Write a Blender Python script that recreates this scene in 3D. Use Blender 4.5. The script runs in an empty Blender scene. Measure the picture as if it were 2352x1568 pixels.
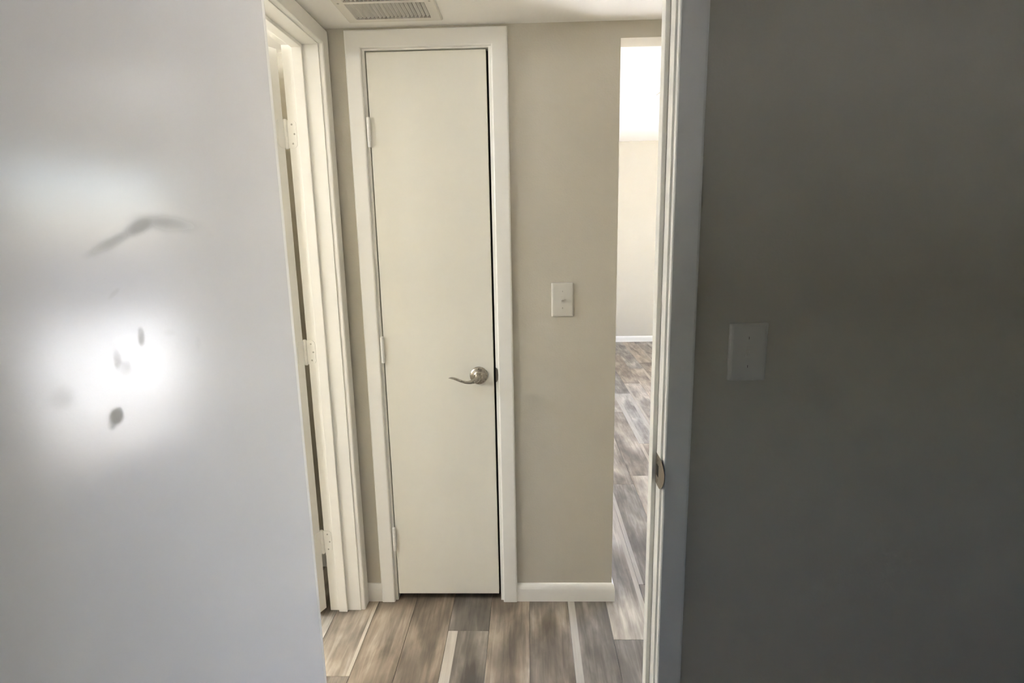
import bpy, bmesh, math, random
from mathutils import Vector, Matrix

S = bpy.context.scene
COL = S.collection
random.seed(7)

# ------------------------------------------------------------------ camera
F_PX, PITCH, YAW, ROLL = 1319.7, 0.194, -0.0298, 0.0183
CAM = Vector((0.0, -2.0729, 1.4684))
def _rot():
    cy, sy = math.cos(YAW), math.sin(YAW)
    cp, sp = math.cos(PITCH), math.sin(PITCH)
    cr, sr = math.cos(ROLL), math.sin(ROLL)
    Y = Matrix(((cy, -sy, 0), (sy, cy, 0), (0, 0, 1)))
    P = Matrix(((1, 0, 0), (0, cp, -sp), (0, sp, cp)))
    R = Matrix(((cr, 0, -sr), (0, 1, 0), (sr, 0, cr)))
    return R @ P @ Y
M3 = _rot()
right, fwd, up = M3[0], M3[1], M3[2]
cd = bpy.data.cameras.new('camera')
cd.sensor_fit = 'HORIZONTAL'; cd.sensor_width = 36.0; cd.lens = F_PX / 2352 * 36.0
cd.clip_start = 0.02; cd.clip_end = 200
cam = bpy.data.objects.new('camera', cd); COL.objects.link(cam)
cam.matrix_world = Matrix(((right[0], up[0], -fwd[0], CAM.x),
                           (right[1], up[1], -fwd[1], CAM.y),
                           (right[2], up[2], -fwd[2], CAM.z),
                           (0, 0, 0, 1)))
S.camera = cam

# ------------------------------------------------------------------ world, sun, exposure
SUN_EL, SUN_AZ = math.radians(55), math.radians(36)     # azimuth measured from +y towards +x
w = bpy.data.worlds.new('world'); S.world = w; w.use_nodes = True
nt = w.node_tree; bg = nt.nodes['Background']
sky = nt.nodes.new('ShaderNodeTexSky'); sky.sky_type = 'NISHITA'; sky.sun_disc = False
sky.sun_elevation = SUN_EL; sky.sun_rotation = SUN_AZ
sky.air_density = 1.0; sky.dust_density = 1.0; sky.ozone_density = 1.0
tint = nt.nodes.new('ShaderNodeMix'); tint.data_type = 'RGBA'; tint.blend_type = 'MULTIPLY'; tint.inputs['Factor'].default_value = 1.0
tint.inputs['B'].default_value = (0.95, 0.97, 1.17, 1)      # camera white balance
nt.links.new(sky.outputs[0], tint.inputs['A']); nt.links.new(tint.outputs['Result'], bg.inputs[0]); bg.inputs[1].default_value = 2.7

sd = bpy.data.lights.new('sun', 'SUN'); sd.energy = 232; sd.angle = math.radians(0.6); sd.color = (1.0, 0.975, 1.05)
sun = bpy.data.objects.new('sun', sd); COL.objects.link(sun)
to_sun = Vector((math.sin(SUN_AZ) * math.cos(SUN_EL), math.cos(SUN_AZ) * math.cos(SUN_EL), math.sin(SUN_EL)))
sun.rotation_euler = to_sun.to_track_quat('Z', 'Y').to_euler(); sun.location = (12, 6, 12)

DOOR_Y0, DOOR_Y1, DOOR_ZT = 1.28, 3.04, 2.05             # patio door in the living room's right wall
RW = 2.85                                                # living room right wall
def portal(name, loc, sx, sy, direction):
    l = bpy.data.lights.new(name, 'AREA'); l.shape = 'RECTANGLE'; l.size = sx; l.size_y = sy; l.energy = 1
    l.cycles.is_portal = True
    o = bpy.data.objects.new(name, l); COL.objects.link(o); o.location = loc
    o.rotation_euler = (-Vector(direction)).to_track_quat('Z', 'Y').to_euler()
portal('patio_door_daylight', (RW + 0.12, (DOOR_Y0 + DOOR_Y1) / 2, DOOR_ZT / 2), DOOR_Y1 - DOOR_Y0, DOOR_ZT, (-1, 0, 0))
BWX0, BWX1, BWZ0, BWZ1 = 0.85, 1.45, 1.10, 1.52          # unseen window added behind the camera to brighten the near room
portal('fill_window_portal', ((BWX0 + BWX1) / 2, -5.12, (BWZ0 + BWZ1) / 2), BWX1 - BWX0, BWZ1 - BWZ0, (0, 1, 0))

LAMP_W = 208.0                                           # radiance of the bathroom ceiling light's globe
BULB_W = 420.0                                           # radiance of the bathroom vanity bulbs
vs = S.view_settings
S.display_settings.display_device = 'sRGB'
vs.view_transform = 'Standard'; vs.look = 'None'; vs.gamma = 1.0; vs.use_curve_mapping = False
vs.exposure = 0.0
cy = S.cycles
cy.max_bounces = 14; cy.diffuse_bounces = 10; cy.glossy_bounces = 5; cy.transparent_max_bounces = 8
cy.sample_clamp_indirect = 0.0; cy.use_denoising = True
cy.caustics_reflective = False; cy.caustics_refractive = False

# ------------------------------------------------------------------ materials
def newmat(name):
    m = bpy.data.materials.new(name); m.use_nodes = True
    return m, m.node_tree, m.node_tree.nodes['Principled BSDF']
def link(nt, a, b): nt.links.new(a, b)
def math_node(nt, op, a, b=None, clamp=False):
    n = nt.nodes.new('ShaderNodeMath'); n.operation = op; n.use_clamp = clamp
    for i, v in enumerate((a, b)):
        if v is None: continue
        if isinstance(v, (int, float)): n.inputs[i].default_value = v
        else: nt.links.new(v, n.inputs[i])
    return n.outputs[0]
def bump(nt, bsdf, scale, strength, dist=0.002, detail=3.0, coord='Object'):
    tc = nt.nodes.new('ShaderNodeTexCoord')
    n = nt.nodes.new('ShaderNodeTexNoise'); n.inputs['Scale'].default_value = scale; n.inputs['Detail'].default_value = detail
    nt.links.new(tc.outputs[coord], n.inputs['Vector'])
    b = nt.nodes.new('ShaderNodeBump'); b.inputs['Strength'].default_value = strength; b.inputs['Distance'].default_value = dist
    nt.links.new(n.outputs['Fac'], b.inputs['Height']); nt.links.new(b.outputs[0], bsdf.inputs['Normal'])
    return n
def paint(name, col, rough, spec=0.5, bscale=220, bstr=0.15, mottle=0.02):
    m, nt, b = newmat(name)
    b.inputs['Roughness'].default_value = rough
    b.inputs['Specular IOR Level'].default_value = spec
    tc = nt.nodes.new('ShaderNodeTexCoord')
    n = nt.nodes.new('ShaderNodeTexNoise'); n.inputs['Scale'].default_value = 2.3; n.inputs['Detail'].default_value = 4
    nt.links.new(tc.outputs['Object'], n.inputs['Vector'])
    mx = nt.nodes.new('ShaderNodeMix'); mx.data_type = 'RGBA'
    mx.inputs['A'].default_value = (*[c * (1 - mottle) for c in col], 1); mx.inputs['B'].default_value = (*[min(1, c * (1 + mottle)) for c in col], 1)
    nt.links.new(n.outputs['Fac'], mx.inputs['Factor']); nt.links.new(mx.outputs['Result'], b.inputs['Base Color'])
    bump(nt, b, bscale, bstr)
    return m
M = {}
M['wall'] = paint('greige_wall_paint', (0.57, 0.535, 0.455), 0.75, 0.25, 160, 0.25)
M['ceiling'] = paint('ceiling_paint', (0.90, 0.885, 0.855), 0.85, 0.2, 90, 0.3)
M['trim'] = paint('white_trim_paint', (0.84, 0.825, 0.78), 0.38, 0.5, 120, 0.06)
M['closet_door'] = paint('white_door_paint', (0.80, 0.775, 0.69), 0.42, 0.5, 200, 0.08)
M['plate'] = paint('white_plate_plastic', (0.64, 0.615, 0.555), 0.35, 0.5, 60, 0.02)
M['vent'] = paint('vent_enamel', (0.74, 0.71, 0.65), 0.45, 0.5, 60, 0.03)
M['louver'] = paint('grey_louver_enamel', (0.66, 0.635, 0.59), 0.5, 0.4, 60, 0.03)  # one even tone, slightly greyer than the vent frame
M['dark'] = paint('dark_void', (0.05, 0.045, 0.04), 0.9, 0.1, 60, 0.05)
M['masonry'] = paint('shaded_garden_wall', (0.30, 0.29, 0.30), 0.9, 0.1, 30, 0.4)
M['patio'] = paint('pale_concrete', (0.50, 0.485, 0.455), 0.9, 0.1, 25, 0.4)
M['carpet'] = paint('beige_carpet', (0.45, 0.42, 0.36), 0.95, 0.05, 400, 0.8)
M['screw'] = paint('painted_screw', (0.42, 0.40, 0.36), 0.4, 0.5, 60, 0.02)

def metal(name, col, rough):
    m, nt, b = newmat(name)
    b.inputs['Base Color'].default_value = (*col, 1); b.inputs['Metallic'].default_value = 1; b.inputs['Roughness'].default_value = rough
    tc = nt.nodes.new('ShaderNodeTexCoord'); n = nt.nodes.new('ShaderNodeTexNoise'); n.inputs['Scale'].default_value = 180
    nt.links.new(tc.outputs['Object'], n.inputs['Vector'])
    r = nt.nodes.new('ShaderNodeMapRange'); r.inputs['To Min'].default_value = rough * 0.8; r.inputs['To Max'].default_value = rough * 1.25
    nt.links.new(n.outputs['Fac'], r.inputs['Value']); nt.links.new(r.outputs[0], b.inputs['Roughness'])
    return m
M['nickel'] = metal('satin_nickel', (0.42, 0.385, 0.33), 0.28)
M['strike'] = metal('dull_strike_metal', (0.30, 0.26, 0.21), 0.42)

# glass
m, nt, b = newmat('clear_glass')
nt.nodes.remove(b); out = nt.nodes['Material Output']
tr = nt.nodes.new('ShaderNodeBsdfTransparent'); tr.inputs[0].default_value = (0.93, 0.95, 0.94, 1)
gl = nt.nodes.new('ShaderNodeBsdfGlossy'); gl.inputs['Roughness'].default_value = 0.02
ms = nt.nodes.new('ShaderNodeMixShader'); ms.inputs[0].default_value = 0.06
link(nt, tr.outputs[0], ms.inputs[1]); link(nt, gl.outputs[0], ms.inputs[2]); link(nt, ms.outputs[0], out.inputs[0])
M['glass'] = m

# lit globe
m, nt, b = newmat('lit_opal_globe')
b.inputs['Base Color'].default_value = (0.9, 0.88, 0.82, 1)
b.inputs['Emission Color'].default_value = (0.98, 1.0, 1.03, 1); b.inputs['Emission Strength'].default_value = LAMP_W
M['globe'] = m
m, nt, b = newmat('lit_bulb')
b.inputs['Base Color'].default_value = (0.9, 0.88, 0.82, 1)
b.inputs['Emission Color'].default_value = (0.98, 1.0, 1.03, 1); b.inputs['Emission Strength'].default_value = BULB_W
M['bulb'] = m

# the near door: semi-gloss white with scuffs; object coords: x along the leaf from the hinge, z up
m, nt, b = newmat('glossy_door_paint')
b.inputs['Specular IOR Level'].default_value = 0.6
tc = nt.nodes.new('ShaderNodeTexCoord'); sep = nt.nodes.new('ShaderNodeSeparateXYZ'); link(nt, tc.outputs['Object'], sep.inputs[0])
nz = nt.nodes.new('ShaderNodeTexNoise'); nz.inputs['Scale'].default_value = 28; nz.inputs['Detail'].default_value = 4
link(nt, tc.outputs['Object'], nz.inputs['Vector'])
nzc = math_node(nt, 'MULTIPLY', math_node(nt, 'SUBTRACT', nz.outputs['Fac'], 0.5), 0.7)
def scuff(cx, cz, rx, rz, ang, soft=0.5):
    dx = math_node(nt, 'SUBTRACT', sep.outputs[0], cx); dz = math_node(nt, 'SUBTRACT', sep.outputs[2], cz)
    c, s = math.cos(ang), math.sin(ang)
    u = math_node(nt, 'ADD', math_node(nt, 'MULTIPLY', dx, c / rx), math_node(nt, 'MULTIPLY', dz, s / rx))
    v = math_node(nt, 'ADD', math_node(nt, 'MULTIPLY', dx, -s / rz), math_node(nt, 'MULTIPLY', dz, c / rz))
    r = math_node(nt, 'SQRT', math_node(nt, 'ADD', math_node(nt, 'MULTIPLY', u, u), math_node(nt, 'MULTIPLY', v, v)))
    r = math_node(nt, 'ADD', r, nzc)
    mr = nt.nodes.new('ShaderNodeMapRange'); mr.interpolation_type = 'SMOOTHSTEP'
    mr.inputs['From Min'].default_value = 1.0 + soft; mr.inputs['From Max'].default_value = 1.0 - soft
    link(nt, r, mr.inputs['Value']); return mr.outputs[0]
marks = [scuff(0.462, 1.460, 0.036, 0.006, -0.32, 0.5),
         scuff(0.405, 1.481, 0.030, 0.009, -0.30, 0.5),
         scuff(0.345, 1.484, 0.055, 0.010, 0.06, 0.75),
         scuff(0.496, 1.244, 0.011, 0.010, 0.6, 0.4),
         scuff(0.505, 1.236, 0.007, 0.006, 0.3, 0.4),
         scuff(0.434, 1.335, 0.006, 0.012, 0.1, 0.4),
         scuff(0.470, 1.397, 0.010, 0.003, -0.5, 0.5),
         scuff(0.481, 1.313, 0.006, 0.011, 0.1, 0.4),
         scuff(0.468, 1.300, 0.009, 0.010, 0.1, 0.5),
         scuff(0.316, 1.302, 0.007, 0.010, 0.2, 0.5),
         scuff(0.377, 1.330, 0.012, 0.005, 0.2, 0.5),
         scuff(0.569, 1.290, 0.014, 0.012, 0.2, 0.5)]
wts = [0.42, 0.60, 0.50, 0.75, 0.35, 0.30, 0.25, 0.2, 0.12, 0.15, 0.15, 0.15]
tot = None
for k, wt in zip(marks, wts):
    kk = math_node(nt, 'MULTIPLY', k, wt)
    tot = kk if tot is None else math_node(nt, 'MAXIMUM', tot, kk)
mx = nt.nodes.new('ShaderNodeMix'); mx.data_type = 'RGBA'
mx.inputs['A'].default_value = (0.745, 0.725, 0.70, 1); mx.inputs['B'].default_value = (0.52, 0.505, 0.46, 1)
link(nt, tot, mx.inputs['Factor']); link(nt, mx.outputs['Result'], b.inputs['Base Color'])
link(nt, math_node(nt, 'ADD', math_node(nt, 'MULTIPLY', tot, 0.35), 0.175), b.inputs['Roughness'])
link(nt, math_node(nt, 'SUBTRACT', 0.27, math_node(nt, 'MULTIPLY', tot, 0.22)), b.inputs['Specular IOR Level'])
bump(nt, b, 150, 0.10, 0.0012)
M['near_door'] = m

# floor planks: attributes tone, warm, strip_left, strip_right per plank; object coords: x across (0..W), y along
PW = 0.152
m, nt, b = newmat('salvaged_wood_plank')
def attr(name):
    a = nt.nodes.new('ShaderNodeAttribute'); a.attribute_type = 'OBJECT'; a.attribute_name = name; return a.outputs['Fac']
tc = nt.nodes.new('ShaderNodeTexCoord'); oi = nt.nodes.new('ShaderNodeObjectInfo')
sep = nt.nodes.new('ShaderNodeSeparateXYZ'); link(nt, tc.outputs['Object'], sep.inputs[0])
offs = nt.nodes.new('ShaderNodeCombineXYZ')
link(nt, math_node(nt, 'MULTIPLY', oi.outputs['Random'], 37.0), offs.inputs[0]); link(nt, math_node(nt, 'MULTIPLY', oi.outputs['Random'], 91.0), offs.inputs[1])
def grain(sx, sy, scale, detail, dist=0.0):
    mp = nt.nodes.new('ShaderNodeVectorMath'); mp.operation = 'MULTIPLY'; mp.inputs[1].default_value = (sx, sy, 1)
    link(nt, tc.outputs['Object'], mp.inputs[0])
    ad = nt.nodes.new('ShaderNodeVectorMath'); ad.operation = 'ADD'; link(nt, mp.outputs[0], ad.inputs[0]); link(nt, offs.outputs[0], ad.inputs[1])
    n = nt.nodes.new('ShaderNodeTexNoise'); n.inputs['Scale'].default_value = scale; n.inputs['Detail'].default_value = detail; n.inputs['Distortion'].default_value = dist
    link(nt, ad.outputs[0], n.inputs['Vector']); return n.outputs['Fac']
def cen(v, k): return math_node(nt, 'MULTIPLY', math_node(nt, 'SUBTRACT', v, 0.5), k)
big = grain(1.0, 0.25, 13.0, 6, 0.5)       # broad weathered patches
fine = grain(1.0, 0.07, 70.0, 6, 0.8)      # fine grain lines
blot = grain(1.0, 0.5, 8.0, 4, 0.5)        # soft stains
tone = math_node(nt, 'ADD', math_node(nt, 'SUBTRACT', attr('tone'), 0.03), math_node(nt, 'ADD', cen(big, 1.25), math_node(nt, 'ADD', cen(fine, 0.62), cen(blot, 0.95))))
def edge(width, from_left):
    pos = sep.outputs[0] if from_left else math_node(nt, 'SUBTRACT', PW, sep.outputs[0])
    return math_node(nt, 'LESS_THAN', pos, width)
st = math_node(nt, 'MAXIMUM', edge(attr('strip_left'), True), edge(attr('strip_right'), False))
stone = math_node(nt, 'ADD', 0.80, cen(fine, 0.35))
tone = math_node(nt, 'ADD', math_node(nt, 'MULTIPLY', tone, math_node(nt, 'SUBTRACT', 1.0, st)), math_node(nt, 'MULTIPLY', stone, st))
tone = math_node(nt, 'ADD', tone, 0.0, True)
def ramp(cols):
    r = nt.nodes.new('ShaderNodeValToRGB'); e = r.color_ramp.elements
    e[0].position = cols[0][0]; e[0].color = (*cols[0][1], 1); e[1].position = cols[-1][0]; e[1].color = (*cols[-1][1], 1)
    for p, c in cols[1:-1]:
        x = e.new(p); x.color = (*c, 1)
    link(nt, tone, r.inputs[0]); return r.outputs[0]
warm = ramp([(0.0, (0.075, 0.057, 0.041)), (0.30, (0.155, 0.121, 0.089)), (0.5, (0.235, 0.187, 0.139)), (0.75, (0.37, 0.305, 0.235)), (1.0, (0.54, 0.47, 0.38))])
gray = ramp([(0.0, (0.075, 0.067, 0.058)), (0.30, (0.135, 0.122, 0.106)), (0.5, (0.210, 0.193, 0.170)), (0.75, (0.34, 0.318, 0.285)), (1.0, (0.52, 0.49, 0.44))])
mx = nt.nodes.new('ShaderNodeMix'); mx.data_type = 'RGBA'
link(nt, math_node(nt, 'ADD', attr('warm'), cen(blot, 1.1), True), mx.inputs['Factor']); link(nt, gray, mx.inputs['A']); link(nt, warm, mx.inputs['B'])
link(nt, mx.outputs['Result'], b.inputs['Base Color'])
b.inputs['Roughness'].default_value = 0.42; b.inputs['Specular IOR Level'].default_value = 0.4
bp = nt.nodes.new('ShaderNodeBump'); bp.inputs['Strength'].default_value = 0.25; bp.inputs['Distance'].default_value = 0.001
link(nt, fine, bp.inputs['Height']); link(nt, bp.outputs[0], b.inputs['Normal'])
M['plank'] = m

# ------------------------------------------------------------------ mesh helpers
def add_box(bm, x0, x1, y0, y1, z0, z1, bev=0.0, seg=2):
    g = bmesh.ops.create_cube(bm, size=1.0)['verts']
    bmesh.ops.scale(bm, vec=(x1 - x0, y1 - y0, z1 - z0), verts=g)
    bmesh.ops.translate(bm, vec=((x0 + x1) / 2, (y0 + y1) / 2, (z0 + z1) / 2), verts=g)
    if bev:
        es = list({e for v in g for e in v.link_edges})
        bmesh.ops.bevel(bm, geom=es, offset=bev, segments=seg, profile=0.5, affect='EDGES')
def add_lathe(bm, prof, n=24, axis='Z', origin=(0, 0, 0)):
    """prof: list of (radius, height); axis Z up, or Y for outward along -y"""
    rings = []
    for r, h in prof:
        ring = []
        for i in range(n):
            a = 2 * math.pi * i / n
            if axis == 'Z': p = (r * math.cos(a), r * math.sin(a), h)
            else: p = (r * math.cos(a), -h, r * math.sin(a))
            ring.append(bm.verts.new(Vector(origin) + Vector(p)))
        rings.append(ring)
    for a, b_ in zip(rings, rings[1:]):
        for i in range(n):
            bm.faces.new((a[i], a[(i + 1) % n], b_[(i + 1) % n], b_[i]))
    bm.faces.new(rings[0][::-1]); bm.faces.new(rings[-1])
def add_sweep(bm, pts, radii, n=12):
    """tube with elliptic section; radii: (ru, rv) per point, u in the horizontal plane, v vertical"""
    rings = []
    for i, p in enumerate(pts):
        a = Vector(pts[max(0, i - 1)]); c = Vector(pts[min(len(pts) - 1, i + 1)])
        t = (c - a).normalized()
        v = (Vector((0, 0, 1)) - t * t.z).normalized()
        u = v.cross(t)
        ru, rv = radii[i]
        rings.append([bm.verts.new(Vector(p) + u * ru * math.cos(2 * math.pi * k / n) + v * rv * math.sin(2 * math.pi * k / n)) for k in range(n)])
    for a, b_ in zip(rings, rings[1:]):
        for k in range(n): bm.faces.new((a[k], a[(k + 1) % n], b_[(k + 1) % n], b_[k]))
    bm.faces.new(rings[0][::-1]); bm.faces.new(rings[-1])
def add_prism(bm, pts, vec):
    """extrude a polygon by vec"""
    a = [bm.verts.new(p) for p in pts]; c = [bm.verts.new(Vector(p) + Vector(vec)) for p in pts]
    n = len(pts)
    for i in range(n): bm.faces.new((a[i], a[(i + 1) % n], c[(i + 1) % n], c[i]))
    bm.faces.new(a[::-1]); bm.faces.new(c)
def obj(name, bm, mat, parent=None, smooth=False, loc=None):
    bmesh.ops.recalc_face_normals(bm, faces=bm.faces)
    me = bpy.data.meshes.new(name); bm.to_mesh(me); bm.free()
    me.materials.append(mat)
    if smooth:
        me.polygons.foreach_set('use_smooth', [True] * len(me.polygons))
        me.set_sharp_from_angle(angle=math.radians(40))
    o = bpy.data.objects.new(name, me); COL.objects.link(o)
    if loc is not None: o.location = loc
    if parent is not None: o.parent = parent
    return o
def tag(o, label=None, cat=None, group=None, kind=None):
    if label: o['label'] = label
    if cat: o['category'] = cat
    if group: o['group'] = group
    if kind: o['kind'] = kind
    return o
def empty(name, loc=(0, 0, 0), rot=(0, 0, 0)):
    e = bpy.data.objects.new(name, None); COL.objects.link(e); e.location = loc; e.rotation_euler = rot; e.empty_display_size = 0.1
    return e
def boxes(name, mat, lst, parent=None, bev=0.0):
    bm = bmesh.new()
    for b_ in lst: add_box(bm, *b_, bev=bev)
    return obj(name, bm, mat, parent)
def struct(name, label, cat, mat, lst, bev=0.0):
    return tag(boxes(name, mat, lst, None, bev), label, cat, kind='structure')
def front(y):                       # surface facing -y: (across, out, z)
    return lambda a, d, z: Vector((a, y - d, z))
def facing_right(x):                # surface facing +x
    return lambda a, d, z: Vector((x + d, a, z))
CASE = [(0.0, 0.0), (0.0, 0.0115), (0.0010, 0.0142), (0.0035, 0.0158), (0.0065, 0.0160), (0.051, 0.0160), (0.0545, 0.0150), (0.0565, 0.0120), (0.057, 0.009), (0.057, 0.0)]
def casing(parent, fn, a0, a1, zi, w=0.057, wl=None, wr=None, z0=0.0):
    """three mitred mouldings round an opening a0..a1, inner head height zi"""
    wl = wl or w; wr = wr or w
    prof = [(t / 0.057, d) for t, d in CASE]
    P = lambda t, d: [fn(a0 - t * wl, d, z0), fn(a0 - t * wl, d, zi + t * w), fn(a1 + t * wr, d, zi + t * w), fn(a1 + t * wr, d, z0)]
    L = [P(t, d) for t, d in prof]
    for k in range(3):
        bm = bmesh.new()
        A = [bm.verts.new(p[k]) for p in L]; B = [bm.verts.new(p[k + 1]) for p in L]
        n = len(L)
        for i in range(n):
            bm.faces.new((A[i], A[(i + 1) % n], B[(i + 1) % n], B[i]))
        bm.faces.new(A[::-1]); bm.faces.new(B)
        obj('casing', bm, M['trim'], parent)
BASE = [(0.0, 0.0), (0.012, 0.0), (0.012, 0.046), (0.0115, 0.054), (0.0098, 0.062), (0.0070, 0.069), (0.0035, 0.074), (0.0, 0.076)]
def baseboard(name, label, runs):
    """runs: list of (origin, direction-out vec, along vec, length)"""
    bm = bmesh.new()
    for o_, out_, al, ln in runs:
        o_, out_, al = Vector(o_), Vector(out_), Vector(al)
        add_prism(bm, [o_ + out_ * d + Vector((0, 0, z)) for d, z in BASE], al * ln)
    return tag(obj(name, bm, M['trim']), label, 'baseboard', kind='structure')

# ------------------------------------------------------------------ dimensions
HC = 2.135                 # hall ceiling
LC = 2.484                 # living room ceiling
XL = -0.675                # hall left wall surface (casing face at -0.659)
XB = -0.790                # bathroom side of that wall
YM0, YM1 = -0.881, -0.766  # wall with the near doorway (camera side, hall side)
JR = 0.2845                # near doorway: right jamb face
JL = -0.547                # near doorway: left jamb face
CX = 0.318                 # corner of the far wall at the living room opening
OX = 1.22                  # far end of that opening
BY0, BY1 = -0.690, -0.0664 # bathroom doorway jamb faces
LY = 5.288                 # living room far wall
DH = 2.069                 # head jamb underside of the doorways

# ------------------------------------------------------------------ floor
floor = empty('floor'); tag(floor, 'grey brown wood plank floor running through hall and living room', 'floor', kind='structure')
boxes('subfloor', M['dark'], [(-2.8, 3.7, -5.2, -0.8, -0.06, -0.0095), (-2.8, RW + 0.1, -0.8, 5.4, -0.06, -0.0095)], floor)
boxes('carpet', M['carpet'], [(XL, 3.6, -5.0, YM0 - 0.02, -0.0095, 0.004)], floor)
XBASE = -0.010
cache = {}
def plank_mesh(wd, ln):
    k = (round(wd, 4), round(ln, 3))
    if k not in cache:
        bm = bmesh.new(); g = 0.0004
        add_box(bm, g, wd - g, g, ln - g, -0.008, 0.0, bev=0.0009, seg=1)
        me = bpy.data.meshes.new('plank'); bm.to_mesh(me); bm.free(); me.materials.append(M['plank']); cache[k] = me
    return cache[k]
def plank(x, y0, y1, tone, warm_, sl=0.0, sr=0.0, wd=PW):
    o = bpy.data.objects.new('plank', plank_mesh(wd, y1 - y0)); COL.objects.link(o)
    o.location = (x, y0, 0); o.parent = floor
    o['tone'] = float(tone); o['warm'] = float(warm_); o['strip_left'] = float(sl); o['strip_right'] = float(sr)
    return o
# rows are numbered from x = -0.010; what is seen of the hall is set out by hand: (joint y's, [(tone, warm, strip_l, strip_r)])
hand = {
    -5: ([-1.62, -0.407, 0.81], [(0.42, 0.65, 0, 0), (0.56, 0.75, 0, 0.013)]),
    -4: ([-1.10, 0.12], [(0.42, 1.0, 0, 0)]),
    -3: ([-0.95, 0.27], [(0.42, 0.9, 0, 0)]),
    -2: ([-1.40, -0.183, 1.04], [(0.34, 0.35, 0.036, 0), (0.33, 0.30, 0, 0)]),
    -1: ([-0.62, 0.60], [(0.44, 0.80, 0, 0)]),
    0: ([-1.2, 0.02], [(0.44, 0.55, 0, 0)]),
    1: ([-0.80, 0.42, 1.64], [(0.36, 0.10, 0.027, 0), (0.40, 0.2, 0, 0)]),
    2: ([-1.448, -0.228, 0.99], [(0.40, 0.05, 0, 0), (0.66, 0.20, 0, 0.02)]),
    3: ([-1.0, 0.10, 1.06, 2.28], [(0.42, 0.05, 0, 0), (0.40, 0.05, 0.02, 0), (0.62, 0.45, 0, 0)]),
}
YA, YB = -0.90, LY
rr = random.Random(11)
for r in range(-9, 19):
    x = XBASE + r * PW
    xw = PW
    y_lo, y_hi = YA, YB
    if x < -0.8 - PW / 2: y_lo, y_hi = -1.3, 0.245
    elif x > 1.45: y_lo = 0.0
    joints = []
    if r in hand:
        js, props = hand[r]
        pr = {i: p for i, p in enumerate(props)}
        joints = list(js)
    else:
        js, pr = [rr.uniform(-1.2, 0.0)], {}
        joints = [js[0]]
    segs = []
    for i in range(len(joints) - 1): segs.append((joints[i], joints[i + 1], pr.get(i)))
    y = joints[0]
    while y > y_lo: segs.append((y - 1.22, y, None)); y -= 1.22
    y = joints[-1]
    while y < y_hi: segs.append((y, y + 1.22, None)); y += 1.22
    for a, c, p in segs:
        a, c = max(a, y_lo), min(c, y_hi)
        if c - a < 0.02: continue
        if p is None:
            p = (rr.uniform(0.50, 0.76), rr.choice([0.05, 0.2, 0.45, 0.8]), rr.choice([0, 0, 0, 0.02, 0.035]), rr.choice([0, 0, 0, 0.015, 0.03]))  # raised tones put the living room floor's washed-out glare into the plank colour
        plank(x, a, c, *p, wd=min(xw, RW - x))

# ------------------------------------------------------------------ walls and ceilings
struct('wall_back', 'beige hall end wall with the narrow closet door and light switch', 'wall', M['wall'], [
    (XB, -0.5592, 0.0, 0.10, 0, LC), (-0.5592, -0.1122, 0.0, 0.10, 2.071, LC), (-0.1122, CX, 0.0, 0.10, 0, LC),
    (CX, OX, 0.0, 0.10, 2.0817, LC), (OX, RW + 0.1, 0.0, 0.10, 0, LC)])
struct('wall_back', 'closet walls behind the narrow closet door', 'wall', M['wall'], [
    (CX - 0.10, CX, 0.10, 0.75, 0, LC), (XB, CX, 0.75, 0.85, 0, LC)])
struct('wall_left', 'beige left hall wall around the bathroom doorway', 'wall', M['wall'], [
    (XB, XL, -5.10, BY0 - 0.018, 0, LC), (XB, XL, BY0 - 0.018, BY1 + 0.018, DH + 0.018, LC), (XB, XL, BY1 + 0.018, 0.0, 0, LC), (XB, XL, 0.10, 0.75, 0, LC)])
struct('wall_front', 'dark shaded beige wall beside the near doorway, with toggle switch', 'wall', M['wall'], [
    (XL, JL - 0.018, YM0, YM1, 0, LC), (JL - 0.018, JR + 0.018, YM0, YM1, DH + 0.018, LC), (JR + 0.018, 3.7, YM0, YM1, 0, LC)])
struct('wall_right', 'beige right end wall of the hall, out of sight', 'wall', M['wall'], [(1.40, 1.50, YM1, 0.0, 0, LC)])
struct('wall_right', 'right wall of the dark near room', 'wall', M['wall'], [(3.6, 3.7, -5.0, YM0, 0, LC)])
struct('wall_front', 'rear wall of the near room with the added fill window', 'wall', M['wall'], [
    (XB, BWX0, -5.10, -5.00, 0, LC), (BWX1, 3.7, -5.10, -5.00, 0, LC), (BWX0, BWX1, -5.10, -5.00, 0, BWZ0), (BWX0, BWX1, -5.10, -5.00, BWZ1, LC)])
struct('wall_back', 'pale sunlit far wall of the living room', 'wall', M['wall'], [(XB, RW + 0.1, LY, LY + 0.1, 0, LC)])
struct('wall_left', 'left wall of the living room', 'wall', M['wall'], [(XB, XL, 0.85, LY, 0, LC)])
struct('wall_right', 'living room right wall with the patio door', 'wall', M['wall'], [
    (RW, RW + 0.1, 0.10, DOOR_Y0, 0, LC), (RW, RW + 0.1, DOOR_Y1, LY, 0, LC), (RW, RW + 0.1, DOOR_Y0, DOOR_Y1, DOOR_ZT, LC)])
struct('wall_back', 'bathroom wall behind the open bathroom door', 'wall', M['wall'], [(-2.7, XB, 0.245, 0.345, 0, HC)])
struct('wall_left', 'bathroom side wall, out of sight', 'wall', M['wall'], [(-2.8, -2.7, -2.2, 0.345, 0, HC)])
struct('wall_front', 'bathroom front wall, out of sight', 'wall', M['wall'], [(-2.7, XB, -2.2, -2.1, 0, HC)])
struct('ceiling', 'low white hall ceiling with the air vent', 'ceiling', M['ceiling'], [(XL, 1.40, YM1, 0.0, HC, HC + 0.08)])
struct('ceiling', 'bright white living room ceiling', 'ceiling', M['ceiling'], [(XB, RW + 0.1, YM1, LY + 0.1, LC, LC + 0.1)])
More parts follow.
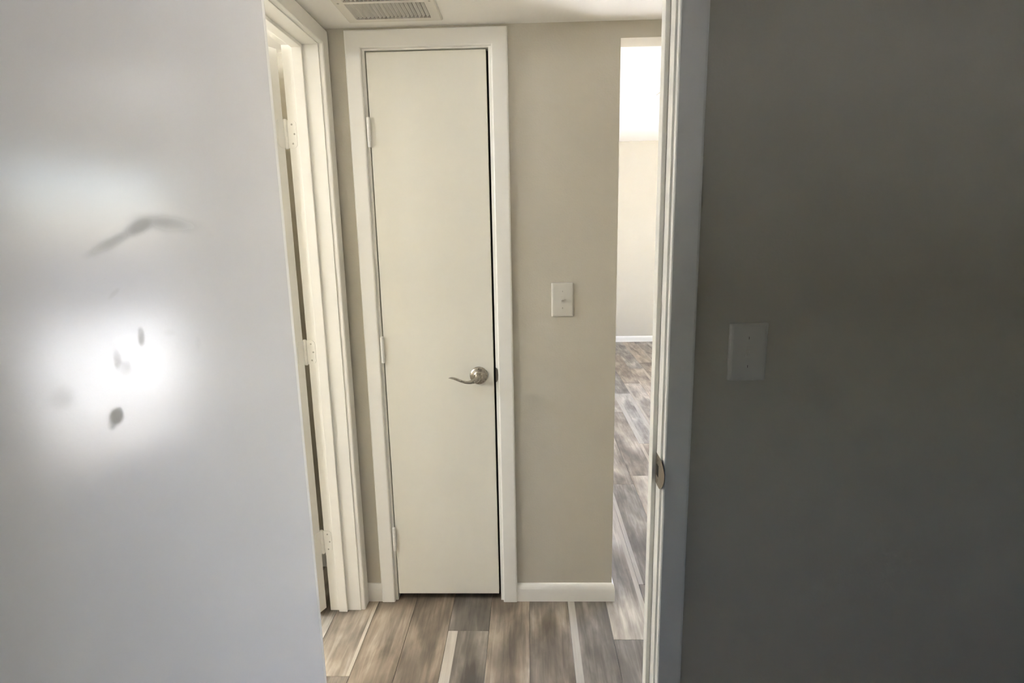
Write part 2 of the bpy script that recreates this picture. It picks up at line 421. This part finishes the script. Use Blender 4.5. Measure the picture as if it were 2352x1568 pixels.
struct('ceiling', 'white ceiling of the near room', 'ceiling', M['ceiling'], [(XB, 3.7, -5.1, YM1, LC, LC + 0.1)])
struct('ceiling', 'white bathroom ceiling', 'ceiling', M['ceiling'], [(-2.8, XB, -2.2, 0.345, HC, HC + 0.08)])

bm = bmesh.new()
loops = [[bm.verts.new(p) for p in ((-0.0583, -d, z), (CX + d, -d, z), (CX + d, 0.75, z))] for d, z in BASE]
for k in range(2):
    for i in range(len(BASE)):
        p, q = loops[i], loops[(i + 1) % len(BASE)]
        bm.faces.new((p[k], q[k], q[k + 1], p[k + 1]))
bm.faces.new([l[0] for l in loops]); bm.faces.new([l[2] for l in loops][::-1])
tag(obj('baseboard_back', bm, M['trim']), 'white baseboard below the hall light switch, turning the corner', 'baseboard', kind='structure')
baseboard('baseboard_back', 'short white baseboard piece left of the closet door', [((XL, 0, 0), (0, -1, 0), (1, 0, 0), 0.0704)])
baseboard('baseboard_back', 'bright white baseboard along the living room far wall', [((XL, LY, 0), (0, -1, 0), (1, 0, 0), RW - XL)])
baseboard('baseboard_back', 'baseboard in the bathroom behind the open door', [((-2.7, 0.245, 0), (0, -1, 0), (1, 0, 0), 1.91)])
baseboard('baseboard_front', 'baseboard under the dark wall of the near room', [((0.347, YM0, 0), (0, -1, 0), (1, 0, 0), 2.25)])

# ------------------------------------------------------------------ door hardware builders
def hinge_knuckle(bm, x, y, z0, z1, r):
    L = z1 - z0
    prof = [(0.001, -0.004), (r * 0.75, -0.003), (r, 0.0)]
    for k in range(5):
        a, c = k * L / 5, (k + 1) * L / 5
        prof += [(r, a + 0.0005), (r, c - 0.0006), (r * 0.9, c - 0.0003), (r * 0.9, c + 0.0002)]
    prof += [(r, L), (r * 0.75, L + 0.003), (0.001, L + 0.004)]
    add_lathe(bm, prof, 16, 'Z', (x, y, z0))
def round_plate(bm, w, h, r, t, fn):
    """plate with its two outer corners rounded; u 0..w outward from the knuckle, v 0..h; fn(u, v, d)"""
    pts = [(0, 0)]
    for i in range(7):
        a = -math.pi / 2 + i * math.pi / 12; pts.append((w - r + r * math.cos(a), r + r * math.sin(a)))
    for i in range(7):
        a = i * math.pi / 12; pts.append((w - r + r * math.cos(a), h - r + r * math.sin(a)))
    pts.append((0, h))
    A = [bm.verts.new(fn(u, v, 0)) for u, v in pts]; B = [bm.verts.new(fn(u, v, t)) for u, v in pts]
    n = len(pts)
    for i in range(n): bm.faces.new((A[i], A[(i + 1) % n], B[(i + 1) % n], B[i]))
    bm.faces.new(A[::-1]); bm.faces.new(B)
def disc(bm, c, nrm, r, t, n=14):
    nrm = Vector(nrm).normalized(); u = nrm.orthogonal().normalized(); v = nrm.cross(u)
    rings = []
    for rad, h in ((r, 0), (r, t * 0.6), (r * 0.7, t)):
        rings.append([bm.verts.new(Vector(c) + nrm * h + u * rad * math.cos(2 * math.pi * k / n) + v * rad * math.sin(2 * math.pi * k / n)) for k in range(n)])
    for a, b_ in zip(rings, rings[1:]):
        for k in range(n): bm.faces.new((a[k], a[(k + 1) % n], b_[(k + 1) % n], b_[k]))
    bm.faces.new(rings[0][::-1]); bm.faces.new(rings[-1])
def lever_set(parent, mtx, side=-1):
    """rosette, with a waved lever as its sub-part; local frame: x across the door, -y outward, z up"""
    bm = bmesh.new()
    add_lathe(bm, [(0.0335, 0.0), (0.0335, 0.003), (0.032, 0.0065), (0.027, 0.0095), (0.019, 0.0115), (0.0155, 0.014), (0.0125, 0.020), (0.0115, 0.028), (0.0115, 0.034)], 36, 'Y')
    bmesh.ops.transform(bm, matrix=mtx, verts=bm.verts)
    ro = obj('lever_rosette', bm, M['nickel'], parent, smooth=True)
    pts = [(0.0, -0.032, 0.001), (0.0, -0.040, 0.000), (side * 0.002, -0.049, -0.002), (side * 0.008, -0.056, -0.005), (side * 0.020, -0.059, -0.009),
           (side * 0.036, -0.059, -0.011), (side * 0.052, -0.058, -0.0085), (side * 0.068, -0.057, -0.003), (side * 0.084, -0.055, 0.003), (side * 0.097, -0.052, 0.0045), (side * 0.105, -0.049, 0.003)]
    rad = [(0.0115, 0.0115), (0.0115, 0.0115), (0.0112, 0.0112), (0.0095, 0.0095), (0.0085, 0.0075), (0.0085, 0.0055), (0.0088, 0.0046), (0.009, 0.0042), (0.009, 0.0038), (0.008, 0.003), (0.004, 0.0015)]
    # densify
    P, R = [], []
    for i in range(len(pts) - 1):
        for k in range(3):
            t = k / 3
            p0, p1, p2, p3 = [Vector(pts[min(max(j, 0), len(pts) - 1)]) for j in (i - 1, i, i + 1, i + 2)]
            P.append(0.5 * ((2 * p1) + (p2 - p0) * t + (2 * p0 - 5 * p1 + 4 * p2 - p3) * t * t + (3 * p1 - p0 - 3 * p2 + p3) * t ** 3))
            R.append(tuple(rad[i][q] * (1 - t) + rad[i + 1][q] * t for q in (0, 1)))
    P.append(Vector(pts[-1])); R.append(rad[-1])
    # section basis: keep 'v' vertical except where the neck runs outward
    bm = bmesh.new(); add_sweep(bm, P, R, 14)
    bmesh.ops.transform(bm, matrix=mtx, verts=bm.verts)
    obj('lever', bm, M['nickel'], ro, smooth=True)
    return ro

# ------------------------------------------------------------------ closet frame and door
tf = empty('trim_2', (-0.33, 0, 0)); tag(tf, 'white frame round the narrow closet door, touching the ceiling', 'door frame', kind='structure')
INV = lambda e: Matrix.Translation(e.location).inverted()
def reparent(e):
    for c in e.children: c.matrix_parent_inverse = INV(e)
casing(tf, front(0.0), -0.5510, -0.1135, 2.0685, 0.057, 0.0536, 0.0552)
boxes('jamb', M['trim'], [(-0.5592, -0.5412, -0.0015, 0.10, 0, 2.0635)], tf)
boxes('jamb', M['trim'], [(-0.1242, -0.1122, -0.0015, 0.10, 0, 2.0635)], tf)
boxes('head_jamb', M['trim'], [(-0.5592, -0.1122, -0.0015, 0.10, 2.0635, 2.071)], tf)
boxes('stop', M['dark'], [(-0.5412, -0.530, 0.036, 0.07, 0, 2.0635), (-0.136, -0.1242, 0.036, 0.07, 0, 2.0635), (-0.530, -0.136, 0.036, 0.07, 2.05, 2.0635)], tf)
bm = bmesh.new()
A = [(0.0, -0.028), (0.004, -0.026), (0.0075, -0.018), (0.0085, 0.0), (0.0075, 0.018), (0.004, 0.026), (0.0, 0.028)]
add_prism(bm, [Vector((-0.1242 + u, -0.003, 0.936 + v)) for u, v in A], (0, -0.0022, 0))
tag(obj('strike_plate', bm, M['strike'], tf), 'dull metal strike lip on the closet jamb')
reparent(tf)

d2 = empty('door_2', (-0.5365, -0.003, 0)); tag(d2, 'narrow flat white closet door with lever handle, in the hall end wall', 'door', kind='structure')
boxes('door_leaf', M['closet_door'], [(-0.5365, -0.1320, -0.003, 0.032, 0.0295, 2.0585)], d2, bev=0.0015)
for z0, z1 in ((1.755, 1.848), (0.99, 1.084), (0.227, 0.321)):
    bm = bmesh.new(); hinge_knuckle(bm, -0.5398, -0.0105, z0, z1, 0.0066)
    h = obj('hinge', bm, M['trim'], d2, smooth=True)
    bm = bmesh.new(); add_box(bm, -0.5398, -0.5355, -0.0075, -0.004, z0, z1)
    obj('hinge_plate', bm, M['trim'], h)
lever_set(d2, Matrix.Translation((-0.1875, -0.003, 0.9345)), -1)
reparent(d2)

# ------------------------------------------------------------------ bathroom doorway (left wall) and its open door
t3 = empty('trim_3', (XL, -0.378, 0)); tag(t3, 'brightly lit white frame of the bathroom doorway in the left hall wall', 'door frame', kind='structure')
casing(t3, facing_right(XL), BY0 - 0.004, -0.0624, DH + 0.004, 0.0525, 0.057, 0.0558)
boxes('jamb', M['trim'], [(XB - 0.007, XL, BY1, BY1 + 0.018, 0, DH + 0.018)], t3, bev=0.001)
boxes('jamb', M['trim'], [(XB - 0.007, XL, BY0 - 0.018, BY0, 0, DH + 0.018)], t3, bev=0.001)
boxes('head_jamb', M['trim'], [(XB - 0.007, XL, BY0, BY1, DH, DH + 0.018)], t3, bev=0.001)
SX0, SX1 = -0.7600, -0.7270
boxes('stop', M['trim'], [(SX0, SX1, BY1 - 0.011, BY1, 0, DH)], t3, bev=0.0015)
boxes('stop', M['trim'], [(SX0, SX1, BY0, BY0 + 0.011, 0, DH)], t3, bev=0.0015)
boxes('stop', M['trim'], [(SX0, SX1, BY0 + 0.011, BY1 - 0.011, DH - 0.011, DH)], t3, bev=0.0015)
for z0, z1 in ((1.747, 1.837), (1.000, 1.088), (0.251, 0.343)):
    bm = bmesh.new(); round_plate(bm, 0.030, z1 - z0, 0.014, 0.0022, lambda u, v, d: Vector((-0.7992 + u, BY1 - d, z0 + v)))
    hp = obj('hinge_plate', bm, M['trim'], t3)
    for u, v in ((0.0155, 0.80 + 0.04), (0.0225, 0.5), (0.0155, 0.16)):
        bm = bmesh.new(); disc(bm, (-0.7992 + u, BY1 - 0.0018, z0 + v * (z1 - z0)), (0, -1, 0), 0.0032, 0.0008)
        obj('screw', bm, M['screw'], hp)
reparent(t3)

PIN = Vector((-0.8047, -0.0690, 0.0))
OPEN3 = math.radians(114)
d3 = empty('door_3', PIN, (0, 0, -OPEN3)); tag(d3, 'white bathroom door standing open, only its hinge edge seen beside the frame', 'door', kind='structure')
# local frame when closed: leaf runs along -y from the pin, hall face at +x
boxes('door_leaf', M['trim'], [(0.0075, 0.0425, -0.612, -0.001, 0.018, 2.055)], d3, bev=0.0015)
for z0, z1 in ((1.747, 1.837), (1.000, 1.088), (0.251, 0.343)):
    bm = bmesh.new(); hinge_knuckle(bm, 0.0, 0.0, z0, z1, 0.0065)
    h = obj('hinge', bm, M['trim'], d3, smooth=True)
    bm = bmesh.new(); round_plate(bm, 0.031, z1 - z0, 0.014, 0.0012, lambda u, v, d: Vector((0.004 + u, -0.001 + d, z0 + v)))
    hp = obj('hinge_plate', bm, M['trim'], h)
    for k in range(1): pass
lever_set(d3, Matrix.Translation((0.0425, -0.55, 0.93)) @ Matrix.Rotation(math.radians(90), 4, 'Z'), 1)

# ------------------------------------------------------------------ near doorway frame
t1 = empty('trim_1', (0, YM0, 0)); tag(t1, 'near white doorway frame, its strike jamb edge lit and casing in shade', 'door frame', kind='structure')
casing(t1, front(YM0), JL - 0.0045, JR + 0.0045, DH + 0.0045, 0.057)
casing(t1, lambda a, d, z: Vector((a, YM1 + d, z)), JL - 0.0045, JR + 0.0045, DH + 0.0045, 0.057)
boxes('jamb', M['trim'], [(JR, JR + 0.018, YM0 - 0.0005, YM1 + 0.0005, 0, DH + 0.018)], t1, bev=0.001)
boxes('jamb', M['trim'], [(JL - 0.018, JL, YM0 - 0.0005, YM1 + 0.0005, 0, DH + 0.018)], t1, bev=0.001)
boxes('head_jamb', M['trim'], [(JL, JR, YM0 - 0.0005, YM1 + 0.0005, DH, DH + 0.018)], t1, bev=0.001)
SY0, SY1 = YM0 + 0.036, YM0 + 0.069
boxes('stop', M['trim'], [(JR - 0.0102, JR, SY0, SY1, 0, DH)], t1, bev=0.0015)
boxes('stop', M['trim'], [(JL, JL + 0.0102, SY0, SY1, 0, DH)], t1, bev=0.0015)
boxes('stop', M['trim'], [(JL + 0.0102, JR - 0.0102, SY0, SY1, DH - 0.011, DH)], t1, bev=0.0015)
# strike plate: flat plate on the jamb, curved lip round its near edge
bm = bmesh.new()
prof = [(SY0 - 0.0005, 0.0), (YM0 + 0.004, 0.0), (YM0 - 0.003, 0.0), (YM0 - 0.009, 0.0005), (YM0 - 0.014, 0.0014), (YM0 - 0.018, 0.0028), (YM0 - 0.0210, 0.0042), (YM0 - 0.0232, 0.0058)]
half = [0.035, 0.035, 0.0345, 0.0325, 0.029, 0.024, 0.017, 0.007]
zc = 0.934
grid = []
for (y, dx), hh in zip(prof, half):
    row = []
    for k in range(9):
        s = -1 + 2 * k / 8
        hz = hh
        row.append((JR - 0.0014 + dx, y, zc + s * hz))
    grid.append(row)
V0 = [[bm.verts.new(p) for p in r_] for r_ in grid]
V1 = [[bm.verts.new((p[0] + 0.0012, p[1] + (0.0008 if i > 3 else 0), p[2])) for p in r_] for i, r_ in enumerate(grid)]
n, k_ = len(grid), 9
for i in range(n - 1):
    for j in range(k_ - 1):
        bm.faces.new((V0[i][j], V0[i][j + 1], V0[i + 1][j + 1], V0[i + 1][j])); bm.faces.new((V1[i][j], V1[i + 1][j], V1[i + 1][j + 1], V1[i][j + 1]))
for i in range(n - 1):
    bm.faces.new((V0[i][0], V0[i + 1][0], V1[i + 1][0], V1[i][0])); bm.faces.new((V0[i][-1], V1[i][-1], V1[i + 1][-1], V0[i + 1][-1]))
for j in range(k_ - 1):
    bm.faces.new((V0[0][j], V1[0][j], V1[0][j + 1], V0[0][j + 1])); bm.faces.new((V0[-1][j], V0[-1][j + 1], V1[-1][j + 1], V1[-1][j]))
sp = tag(obj('strike_plate', bm, M['strike'], t1, smooth=True), 'dull metal strike plate with curved lip')
bm = bmesh.new(); add_box(bm, JR - 0.0018, JR - 0.0012, YM0 + 0.008, YM0 + 0.026, zc - 0.013, zc + 0.013)
obj('latch_hole', bm, M['dark'], sp)
for s in (-1, 1):
    bm = bmesh.new(); disc(bm, (JR - 0.0014, YM0 + 0.018, zc + s * 0.0245), (-1, 0, 0), 0.0038, 0.0007)
    obj('screw', bm, M['strike'], sp)
reparent(t1)

# ------------------------------------------------------------------ near door, swung into the room
PHI = math.radians(3.0)
d1 = empty('door_1', (-0.497, -0.895, 0), (0, 0, -math.pi / 2 - PHI))
tag(d1, 'large glossy white door swung open at the left, with scuff marks', 'door', kind='structure')
# local frame: +x along the leaf from the hinge edge, +y = the face towards the hall (visible), origin on that face
LEAFW = 0.822
bm = bmesh.new(); add_box(bm, 0.0, LEAFW, -0.035, 0.0, 0.012, 2.052, bev=0.0022, seg=3)
obj('door_leaf', bm, M['near_door'], d1)
for z0 in (0.21, 0.95, 1.76):
    bm = bmesh.new(); hinge_knuckle(bm, 0.001, -0.0425, z0, z0 + 0.09, 0.0065); obj('hinge', bm, M['trim'], d1, smooth=True)
lever_set(d1, Matrix.Translation((LEAFW - 0.06, 0.0, 0.935)) @ Matrix.Rotation(math.pi, 4, 'Z'), 1)
bm = bmesh.new(); add_box(bm, LEAFW - 0.0005, LEAFW + 0.0012, -0.029, -0.006, 0.907, 0.963); obj('latch_plate', bm, M['nickel'], d1)

# ------------------------------------------------------------------ light switches
def light_switch(loc, label):
    e = empty('light_switch', loc); tag(e, label, 'light switch', 'toggle light switches')
    w_, h_, t = 0.0794, 0.1238, 0.0062
    bm = bmesh.new()
    # plate: bevelled rim, front face, slot surround
    prof = [(0.0, 0.0), (0.0, 0.0022), (0.0012, 0.0042), (0.0038, 0.0056), (0.0075, t)]
    rings = []
    for ins, out_ in prof:
        x, z = w_ / 2 - ins, h_ / 2 - ins; r = max(0.0012, 0.004 - ins)
        ring = []
        for sx, sz, a0 in ((1, 1, 0), (-1, 1, 90), (-1, -1, 180), (1, -1, 270)):
            for k in range(4):
                a = math.radians(a0 + 30 * k)
                ring.append(bm.verts.new((sx * (x - r) + r * math.cos(a), -out_, sz * (z - r) + r * math.sin(a))))
        rings.append(ring)
    nn = len(rings[0])
    for a, b_ in zip(rings, rings[1:]):
        for k in range(nn): bm.faces.new((a[k], a[(k + 1) % nn], b_[(k + 1) % nn], b_[k]))
    bm.faces.new(rings[-1]); bm.faces.new(rings[0][::-1])
    obj('plate', bm, M['plate'], e, smooth=False)
    bm = bmesh.new(); add_box(bm, -0.0052, 0.0052, -t - 0.0006, -t + 0.001, -0.012, 0.012, bev=0.0004, seg=1); obj('toggle_surround', bm, M['plate'], e)
    bm = bmesh.new(); add_prism(bm, [Vector((-0.0046, -t, -0.007)), Vector((-0.0046, -t, 0.004)), Vector((-0.0038, -t - 0.0155, 0.0080)), Vector((-0.0038, -t - 0.0155, 0.0010))], (0.0084, 0, 0))
    bmesh.ops.bevel(bm, geom=list(bm.edges), offset=0.0008, segments=2, affect='EDGES')
    obj('toggle', bm, M['plate'], e)
    for s in (-1, 1):
        bm = bmesh.new(); disc(bm, (0, -t, s * 0.0302), (0, -1, 0), 0.0032, 0.0008)
        sc = obj('screw', bm, M['plate'], e)
        bm = bmesh.new(); add_box(bm, -0.0005, 0.0005, -t - 0.0010, -t - 0.0007, s * 0.0302 - 0.0026, s * 0.0302 + 0.0026); obj('screw_slot', bm, M['dark'], sc)
    return e
light_switch((0.1236, 0.0, 1.2133), 'white toggle light switch on the lit hall wall beside the closet door')
light_switch((0.4578, YM0, 1.2061), 'white toggle light switch on the dark wall at the right')

# ------------------------------------------------------------------ ceiling vent
v = empty('ceiling_vent', (-0.4155, -0.23, HC)); tag(v, 'white louvred air vent in the hall ceiling above the closet door', 'air vent')
VX0, VX1, VY1 = -0.5670, -0.2640, -0.0640
GX0, GX1 = -0.5350, -0.2970
banks = [(-0.2225, -0.0945), (-0.3655, -0.2375)]
VY0 = banks[1][0] - 0.0305
zf0, zf1 = HC - 0.0065, HC
fr = [(VX0, GX0, VY0, VY1, zf0, zf1), (GX1, VX1, VY0, VY1, zf0, zf1), (GX0, GX1, banks[0][1], VY1, zf0, zf1), (GX0, GX1, VY0, banks[1][0], zf0, zf1)]
bm = bmesh.new()
def frame_ring(bm):
    # bevelled outer rim down to a flat face, then the inner lip
    lv = [(0.0, HC - 0.0004), (0.0, HC - 0.0030), (0.004, HC - 0.0065)]
    R = []
    for ins, z in lv:
        R.append([bm.verts.new(p) for p in ((VX0 + ins, VY0 + ins, z), (VX1 - ins, VY0 + ins, z), (VX1 - ins, VY1 - ins, z), (VX0 + ins, VY1 - ins, z))])
    for z in (HC - 0.0065, HC - 0.0005):
        R.append([bm.verts.new(p) for p in ((GX0, banks[1][0], z), (GX1, banks[1][0], z), (GX1, banks[0][1], z), (GX0, banks[0][1], z))])
    for a, b_ in zip(R, R[1:]):
        for k in range(4): bm.faces.new((a[k], a[(k + 1) % 4], b_[(k + 1) % 4], b_[k]))
frame_ring(bm); obj('vent_frame', bm, M['vent'], v)
boxes('divider', M['vent'], [(GX0, GX1, banks[1][1], banks[0][0], HC - 0.0062, HC - 0.0006)], v)
boxes('backing', M['dark'], [(GX0, GX1, banks[1][0], banks[0][1], HC - 0.0009, HC - 0.0003)], v)
NL = 19
pitch = (GX1 - GX0) / NL
lou = None
for (y0, y1) in banks:
    for i in range(NL):
        x = GX0 + i * pitch
        if lou is None or True:
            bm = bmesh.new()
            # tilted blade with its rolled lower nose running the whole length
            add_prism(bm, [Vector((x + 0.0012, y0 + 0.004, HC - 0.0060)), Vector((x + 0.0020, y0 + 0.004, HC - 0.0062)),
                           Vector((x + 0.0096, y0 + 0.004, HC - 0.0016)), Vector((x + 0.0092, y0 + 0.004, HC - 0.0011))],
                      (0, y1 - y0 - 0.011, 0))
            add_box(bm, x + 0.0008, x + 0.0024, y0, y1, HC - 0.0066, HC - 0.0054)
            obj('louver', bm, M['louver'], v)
for s in (VX0 + 0.016, VX1 - 0.016):
    bm = bmesh.new(); disc(bm, (s, (VY0 + VY1) / 2, HC - 0.0065), (0, 0, -1), 0.0035, 0.001); obj('screw', bm, M['screw'], v)
reparent(v)

# ------------------------------------------------------------------ bathroom ceiling light (lit)
BL = Vector((-2.10, -1.15, HC))
lt = empty('ceiling_light', BL); tag(lt, 'lit round globe light on the bathroom ceiling', 'ceiling light')
bm = bmesh.new(); add_lathe(bm, [(0.115, 0.0), (0.115, -0.012), (0.108, -0.018)], 32); obj('light_base', bm, M['plate'], lt, smooth=True)
bm = bmesh.new(); add_lathe(bm, [(0.100, -0.018), (0.098, -0.032), (0.085, -0.052), (0.060, -0.066), (0.030, -0.073), (0.002, -0.075)], 32); obj('globe', bm, M['globe'], lt, smooth=True)

# ------------------------------------------------------------------ bathroom vanity light bar (lit)
vb = empty('vanity_light', (-2.70, -0.33, 1.97)); tag(vb, 'lit vanity light bar with round bulbs on the bathroom wall', 'wall light')
boxes('backplate', M['nickel'], [(-2.70, -2.665, -0.68, 0.02, 1.92, 2.02)], vb, bev=0.004)
for k in range(4):
    bm = bmesh.new(); add_lathe(bm, [(0.022, 0.0), (0.022, 0.025), (0.018, 0.03)], 20, 'Y', (0, 0, 0))
    mt = Matrix.Translation((-2.665, -0.60 + k * 0.18, 1.97)) @ Matrix.Rotation(math.pi / 2, 4, 'Z')
    bmesh.ops.transform(bm, matrix=mt, verts=bm.verts); so = obj('socket', bm, M['nickel'], vb, smooth=True)
    bm = bmesh.new(); bmesh.ops.create_uvsphere(bm, u_segments=20, v_segments=12, radius=0.048)
    bmesh.ops.translate(bm, vec=(-2.595, -0.60 + k * 0.18, 1.97), verts=bm.verts); obj('bulb', bm, M['bulb'], so, smooth=True)
reparent(vb)

# ------------------------------------------------------------------ living room ceiling fan
FC = Vector((1.455, 1.60, 0))
fan = empty('ceiling_fan', (FC.x, FC.y, LC)); tag(fan, 'white ceiling fan in the living room, one blade tip showing past the door frame', 'ceiling fan')
bm = bmesh.new(); add_lathe(bm, [(0.065, 0.0), (0.065, -0.02), (0.03, -0.06), (0.014, -0.065), (0.014, -0.15)], 28); obj('downrod', bm, M['plate'], fan, smooth=True)
bm = bmesh.new(); add_lathe(bm, [(0.03, -0.145), (0.10, -0.16), (0.125, -0.19), (0.125, -0.25), (0.10, -0.28), (0.05, -0.29)], 32); obj('motor_housing', bm, M['plate'], fan, smooth=True)
bm = bmesh.new(); add_lathe(bm, [(0.05, -0.29), (0.095, -0.30), (0.105, -0.335), (0.08, -0.375), (0.03, -0.39)], 28); obj('light_bowl', bm, M['plate'], fan, smooth=True)
A0 = math.atan2(1.51 - FC.y, 0.76 - FC.x)
for k in range(5):
    bm = bmesh.new()
    pts = []
    for u, hw in ((0.20, 0.045), (0.30, 0.058), (0.50, 0.066), (0.64, 0.066), (0.69, 0.045), (0.70, 0.0)): pts.append((u, hw))
    poly = [(u, hw) for u, hw in pts] + [(u, -hw) for u, hw in pts[:-1][::-1]]
    rot = Matrix.Rotation(A0 + k * 2 * math.pi / 5, 4, 'Z')
    tilt = math.tan(math.radians(11))
    add_prism(bm, [rot @ Vector((u, hw, -0.272 + hw * tilt)) for u, hw in poly], (0, 0, 0.007))
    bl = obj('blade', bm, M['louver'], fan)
    bm = bmesh.new(); add_prism(bm, [rot @ Vector(p) for p in ((0.10, -0.02, -0.262), (0.10, 0.02, -0.262), (0.26, 0.035, -0.262), (0.26, -0.035, -0.262))], (0, 0, 0.004)); obj('blade_iron', bm, M['nickel'], bl)

# ------------------------------------------------------------------ living room patio door and the yard outside
wd = empty('window_1', (RW + 0.05, (DOOR_Y0 + DOOR_Y1) / 2, 0)); tag(wd, 'sliding glass patio door in the living room right wall', 'patio door', kind='structure')
x0, x1 = RW + 0.02, RW + 0.08
boxes('window_frame', M['trim'], [(x0, x1, DOOR_Y0, DOOR_Y0 + 0.05, 0, DOOR_ZT), (x0, x1, DOOR_Y1 - 0.05, DOOR_Y1, 0, DOOR_ZT), (x0, x1, DOOR_Y0 + 0.05, DOOR_Y1 - 0.05, DOOR_ZT - 0.05, DOOR_ZT), (x0, x1, DOOR_Y0 + 0.05, DOOR_Y1 - 0.05, 0, 0.04)], wd)
ym = (DOOR_Y0 + DOOR_Y1) / 2
boxes('sash', M['trim'], [(x0, x1 - 0.03, ym - 0.03, ym + 0.03, 0.04, DOOR_ZT - 0.05)], wd)
boxes('pane', M['glass'], [(RW + 0.035, RW + 0.041, DOOR_Y0 + 0.05, ym - 0.03, 0.04, DOOR_ZT - 0.05)], wd)
boxes('pane', M['glass'], [(RW + 0.060, RW + 0.066, ym + 0.03, DOOR_Y1 - 0.05, 0.04, DOOR_ZT - 0.05)], wd)
reparent(wd)
w2 = empty('fill_window', ((BWX0 + BWX1) / 2, -5.05, BWZ0)); tag(w2, 'small window added in the unseen rear wall of the near room for fill light', 'window', kind='structure')
boxes('window_frame', M['trim'], [(BWX0, BWX0 + 0.03, -5.08, -5.02, BWZ0, BWZ1), (BWX1 - 0.03, BWX1, -5.08, -5.02, BWZ0, BWZ1), (BWX0 + 0.03, BWX1 - 0.03, -5.08, -5.02, BWZ0, BWZ0 + 0.03), (BWX0 + 0.03, BWX1 - 0.03, -5.08, -5.02, BWZ1 - 0.03, BWZ1)], w2)
boxes('pane', M['glass'], [(BWX0 + 0.03, BWX1 - 0.03, -5.053, -5.047, BWZ0 + 0.03, BWZ1 - 0.03)], w2)
reparent(w2)
struct('ground', 'pale concrete patio and yard outside the patio door', 'ground', M['patio'], [(RW + 0.1, 40, -0.9, 40, -0.12, -0.04), (3.7, 40, -30, -0.9, -0.12, -0.04), (-40, RW + 0.1, 5.4, 40, -0.12, -0.04), (-40, 3.7, -30, -5.2, -0.12, -0.04), (-40, -2.8, -5.2, 5.4, -0.12, -0.04)])
tag(boxes('garden_wall', M['masonry'], [(8.4, 8.6, -10, 30, -0.04, 1.22), (8.37, 8.63, -10, 30, 1.22, 1.28)]), 'grey garden wall beyond the patio', 'garden wall', kind='structure')
